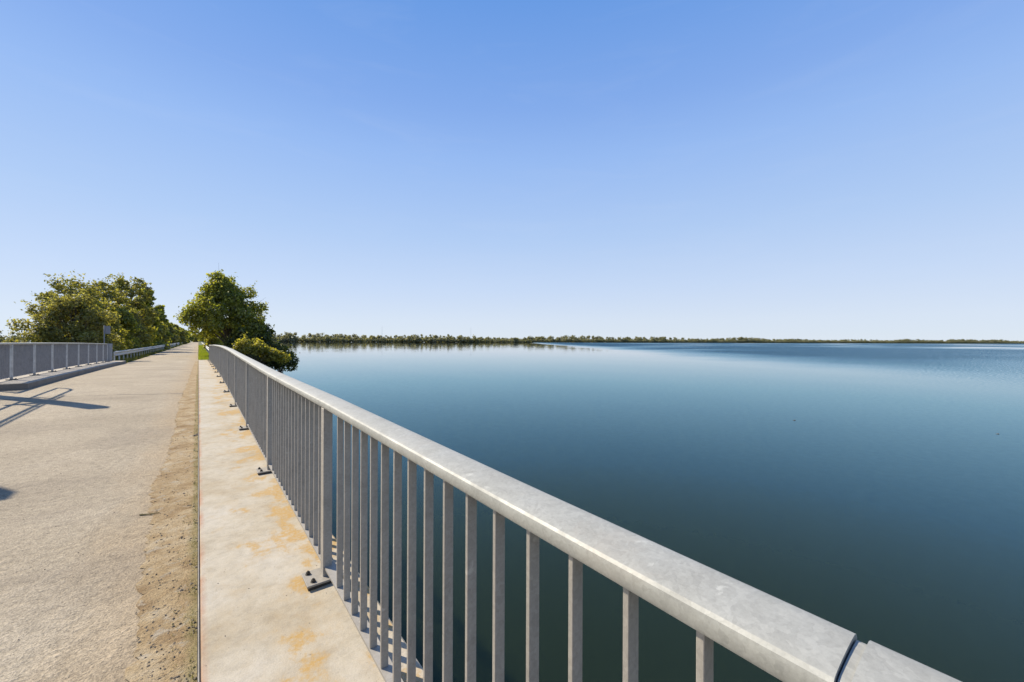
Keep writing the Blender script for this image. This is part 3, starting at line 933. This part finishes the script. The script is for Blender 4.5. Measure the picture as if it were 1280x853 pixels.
for i, (x, y) in enumerate(((-3.0, 620), (0.5, 560), (3.2, 600))):
    cl = envelope_clumps(0.6, 7, 6, 18, 1.8, domed)
    tree('roadside_tree', 'farthest tree closing the road where it meets the horizon', 'tree', x, y, 1.9, cl, 2500, 0.5, M['leaf_dark'], 0.2, 5, group=GR)

# verge grass
def grass(name, areas, n, hgt, mat, zf):
    tot = sum((a[1] - a[0]) * (a[3] - a[2]) * a[4] for a in areas)
    V, F = [], []
    for (x0, x1, y0, y1, dens) in areas:
        k = int(n * (x1 - x0) * (y1 - y0) * dens / tot)
        X = RNG.uniform(x0, x1, k); Y = RNG.uniform(y0, y1, k)
        for x, y in zip(X, Y):
            h = hgt * RNG.uniform(0.4, 1.2); a = RNG.uniform(0, 6.28); wv = hgt * 0.09
            z = zf(x, y)
            dx, dy = math.cos(a) * wv, math.sin(a) * wv
            lx, ly = RNG.normal(size=2) * h * 0.35
            q = len(V)
            V += [(x - dx, y - dy, z - 0.01), (x + dx, y + dy, z - 0.01), (x + lx, y + ly, z + h)]
            F.append((q, q + 1, q + 2))
    me = bpy.data.meshes.new(name)
    me.from_pydata(V, [], F)
    return tag(link_mesh(name, me, mat), kind='stuff')
def z_right(x, y):
    return zroad(0, y) - 0.03 if x < 1.3 else zroad(0, y) - 0.02 - (x - 1.3) * 0.35
grass('grass', [(0.02, 2.2, 36.05, 60, 3.0), (0.02, 2.2, 60, 140, 0.8)], 26000, 0.17, M['grass'], z_right)
grass('grass', [(-5.6, -3.65, 35.0, 70, 2.0), (-5.6, -3.6, 70, 160, 0.6)], 16000, 0.22, M['weed'], lambda x, y: zroad(-3.6, y) - 0.05)
def z_weed(x, y):
    return zroad(x, y) + 0.02
grass('weeds', [(-0.03, -0.004, 2.2, 6, 3.0), (-0.05, -0.004, 6, 20, 1.2), (-0.10, -0.004, 2, 5, 0.4)], 3400, 0.022, M['weed'], z_weed)

# ------------------------------------------------------------------ far shores
def wood(name, pts, depth, step, n_leaf, hmean):
    """a belt of trees following a shoreline polyline"""
    CL = []
    for (a, c) in zip(pts[:-1], pts[1:]):
        a, c = np.array(a), np.array(c)
        L = np.linalg.norm(c - a); t = (c - a) / L; nrm = np.array([-t[1], t[0]])
        k = int(L / step)
        for i in range(k):
            h = hmean * RNG.uniform(0.6, 1.15) * (1 + 0.28 * math.sin((a[0] + t[0] * i * step) * 0.013) * math.sin((a[1] + t[1] * i * step) * 0.021 + 1))
            p = a + t * (i + RNG.random()) * step + nrm * RNG.uniform(0, depth)
            r = RNG.uniform(3.0, 6.0)
            for q in range(6):
                CL.append((p[0] + RNG.normal() * r * 0.5, p[1] + RNG.normal() * r * 0.5, h * RNG.uniform(0.12, 0.86), r * RNG.uniform(0.45, 0.8)))
            CL.append((p[0], p[1], h * 0.82, r * 0.6))
            CL.append((p[0], p[1], 3.0, 4.5))
            b0 = a + t * i * step
            CL.append((b0[0], b0[1], h * 0.3, 4.5))
            CL.append((b0[0] + nrm[0] * 25, b0[1] + nrm[1] * 25, hmean * 0.32, 5.0))
    pos, nr = crown_points(CL, n_leaf, 0.9)
    pos[:, 2] = np.maximum(pos[:, 2], 0.3)
    o = leaf_cloud(pos, nr, 1.25, M['leaf_far'], name, None, 0.75)
    return tag(o, kind='stuff')
def W(l, d):                     # lateral and forward distance from the bridge head, in metres
    return (l * math.cos(YAW) + d * math.sin(YAW), d * math.cos(YAW) - l * math.sin(YAW))
shore = [(-700, 880), (-480, 850), (-220, 900), (0, 1000), (380, 1180), (760, 1400), (1250, 1650), (2000, 1800), (4200, 2600)]
SH = [W(*p) for p in shore]
wood('far_wood', SH, 45, 4.0, 520000, 17)
lnd = MB()
for a, c in zip(SH[:-1], SH[1:]):
    a, c = Vector((*a, 0)), Vector((*c, 0))
    t = (c - a).normalized(); nn_ = Vector((-t.y, t.x, 0))
    lnd.quad(a + Vector((0, 0, 0.25)), c + Vector((0, 0, 0.25)), c + nn_ * 6000 + Vector((0, 0, 0.6)), a + nn_ * 6000 + Vector((0, 0, 0.6)))
    lnd.quad(a - nn_ * 3 + Vector((0, 0, -0.5)), c - nn_ * 3 + Vector((0, 0, -0.5)), c + Vector((0, 0, 0.25)), a + Vector((0, 0, 0.25)))
tag(lnd.build('far_shore', M['shore'], fix=False), kind='structure')
LSH = [(-900, 640), (-420, 700), (-120, 900)]
wood('far_wood', LSH, 30, 5.0, 26000, 14)
lnd = MB()
for a, c in zip(LSH[:-1], LSH[1:]):
    a, c = Vector((*a, 0)), Vector((*c, 0))
    t = (c - a).normalized(); nn_ = Vector((-t.y, t.x, 0))
    lnd.quad(a + Vector((0, 0, 0.25)), c + Vector((0, 0, 0.25)), c + nn_ * 3000 + Vector((0, 0, 0.5)), a + nn_ * 3000 + Vector((0, 0, 0.5)))
tag(lnd.build('far_shore', M['shore'], fix=False), kind='structure')

for (l, d, h, lab) in ((-520, 1600, 62, 'faint thin mast behind the far wood, left one of the two'), (-175, 1700, 60, 'faint thin mast behind the far wood, right one of the two')):
    x, y = W(l, d)
    mo = empty('mast', (x, y, 0.4), lab, 'mast', 'masts behind the far wood')
    b = MB(); b.tube([(0, 0, 0), (0, 0, h)], [0.5, 0.18], 6); b.build('pole', M['paint'], mo)
    b = MB(); b.box(-3, 3, -0.12, 0.12, h * 0.86, h * 0.86 + 0.25); b.build('crossarm', M['paint'], mo)

# ------------------------------------------------------------------ the pier and raised rail left of the picture, whose shadows fall on the road
pz = zroad(-3.6, 15.6)
pier = empty('gate_pier', (-4.25, 15.65, pz), 'pair of tall narrow concrete columns carrying a raised tube rail, left of the road', 'pier')
k = math.tan(SUN_EL)
for yq in (0.0, -5.5):
    b = MB(); b.box(-0.14, 0.14, yq - 0.12, yq + 0.12, -0.3, 5.0 * k); b.build('column', M['bridge'], pier, bevel=0.01)
hA, hB, hC = 3.35 * k, 4.12 * k, 4.30 * k
X0 = -4.83 + 4.25
Ye = 19.17 - 15.65 
b = MB()
b.tube([(X0, -5.6, hA), (X0, Ye, hA)], 0.035, 8)
b.tube([(X0, -5.6, hB), (X0, Ye - 0.35, hB), (X0, Ye - 0.08, hB - 0.1), (X0, Ye, hB - 0.3), (X0, Ye, hA)], 0.035, 8)
b.tube([(X0, -5.6, hC), (X0, Ye - 1.4, hC)], 0.025, 8)
for yq in (-5.5, -4.0, -2.2, 0.2, 1.4):
    b.tube([(X0, yq, hA), (X0, yq, hC)], 0.03, 8)
b.box(X0 - 0.05, 0.05, -0.06, 0.06, hA - 0.12, hA)
b.box(X0 - 0.05, 0.05, -5.56, -5.44, hA - 0.12, hA)
b.build('raised_rail', M['paint'], pier, smooth=False)

# ------------------------------------------------------------------ small things on the ground
grime = MB()
st = MB()
def pebble(b, x, y, z, r):
    k = len(b.v)
    sq = RNG.uniform(0.6, 1.4, 3)
    pts = [(1, 0, 0), (0, 1, 0), (-1, 0, 0), (0, -1, 0), (0, 0, 1), (0, 0, -1)]
    an = RNG.uniform(0, 6)
    for p in pts:
        px, py = p[0] * math.cos(an) - p[1] * math.sin(an), p[0] * math.sin(an) + p[1] * math.cos(an)
        b.v.append((x + px * r * sq[0], y + py * r * sq[1], z + p[2] * r * 0.6))
    for f in ((0, 1, 4), (1, 2, 4), (2, 3, 4), (3, 0, 4), (1, 0, 5), (2, 1, 5), (3, 2, 5), (0, 3, 5)):
        b.f.append(tuple(k + i for i in f))
for i in range(650):
    y = 2.2 + 7 * RNG.random() ** 1.8
    x = -sand_w(y) * RNG.random() ** 1.3
    pebble(st, x, y, zroad(x, y) + 0.006 + 0.022 * max(0.0, 1 + x / sand_w(y)) ** 0.7, RNG.uniform(0.003, 0.0075) * (1.5 if RNG.random() < 0.12 else 1))
for i in range(260):
    y = RNG.uniform(2.2, 12); x = RNG.uniform(-3.4, -0.3)
    pebble(st, x, y, zroad(x, y) + 0.003, RNG.uniform(0.002, 0.006))
for i in range(120):
    y = RNG.uniform(0.9, 8); x = RNG.uniform(0.02, 0.75)
    pebble(st, x, y, Z_SLAB + G(y) + 0.001, RNG.uniform(0.0012, 0.0035))
for i in range(520):
    yb = 0.25 + 2.2 * RNG.random() ** 1.3
    kx = round((yb - 0.308) / 0.1341) * 0.1341 + 0.308
    yv = kx + RNG.normal() * 0.016 if RNG.random() < 0.6 else yb
    pebble(grime, 0.004 + abs(RNG.normal()) * 0.006, yv - rr.location.y, Z_SLAB + G(yv) + 1.0212 - rr.location.z, RNG.uniform(0.0008, 0.0024))
tag(grime.build('grime', M['grime'], rr, fix=False), kind='stuff')
tag(st.build('gravel', M['stone'], fix=False), kind='stuff')

t = MB()
x, y = -0.39, 4.66
t.tube([(x, y, zroad(x, y) + 0.006), (x + 0.06, y - 0.03, zroad(x, y) + 0.007), (x + 0.13, y - 0.06, zroad(x, y) + 0.012)], [0.007, 0.005, 0.003], 6)
tag(t.build('twig', M['twig']), 'short greenish brown twig lying on the asphalt beside the sand strip', 'twig')
sb = MB()
x, y = -0.045, 7.7
for q in range(3):
    pebble(sb, x + 0.02 * q, y + 0.03 * q, zroad(x, y) + 0.03, 0.035)
tag(sb.build('clod', M['stone'], fix=False), 'dark clod of earth lying against the edge of the right walkway', 'clod')

for (l, d, lab) in ((13.0, 18.4, 'small dark scrap of bark floating on the lake, nearer the railing'), (19.2, 15.8, 'small dark scrap of bark floating on the lake, near the right edge')):
    x, y = W(l, d)
    f = MB()
    n0 = 10
    top = [(0.065 * math.cos(a) * (1 + 0.2 * math.sin(3 * a)), 0.026 * math.sin(a), 0.014 + 0.01 * math.cos(a)) for a in np.linspace(0, 6.283, n0 + 1)[:-1]]
    bot = [(q[0] * 0.8, q[1] * 0.8, -0.02) for q in top]
    f.v += top + bot
    f.f.append(tuple(range(n0))); f.f.append(tuple(range(2 * n0 - 1, n0 - 1, -1)))
    for i in range(n0):
        f.f.append((i, i + n0, (i + 1) % n0 + n0, (i + 1) % n0))
    o = tag(f.build('driftwood', M['bark']), lab, 'driftwood', 'scraps floating on the lake')
    o.location = (x, y, 0.0); o.rotation_euler = (0, 0, -YAW)
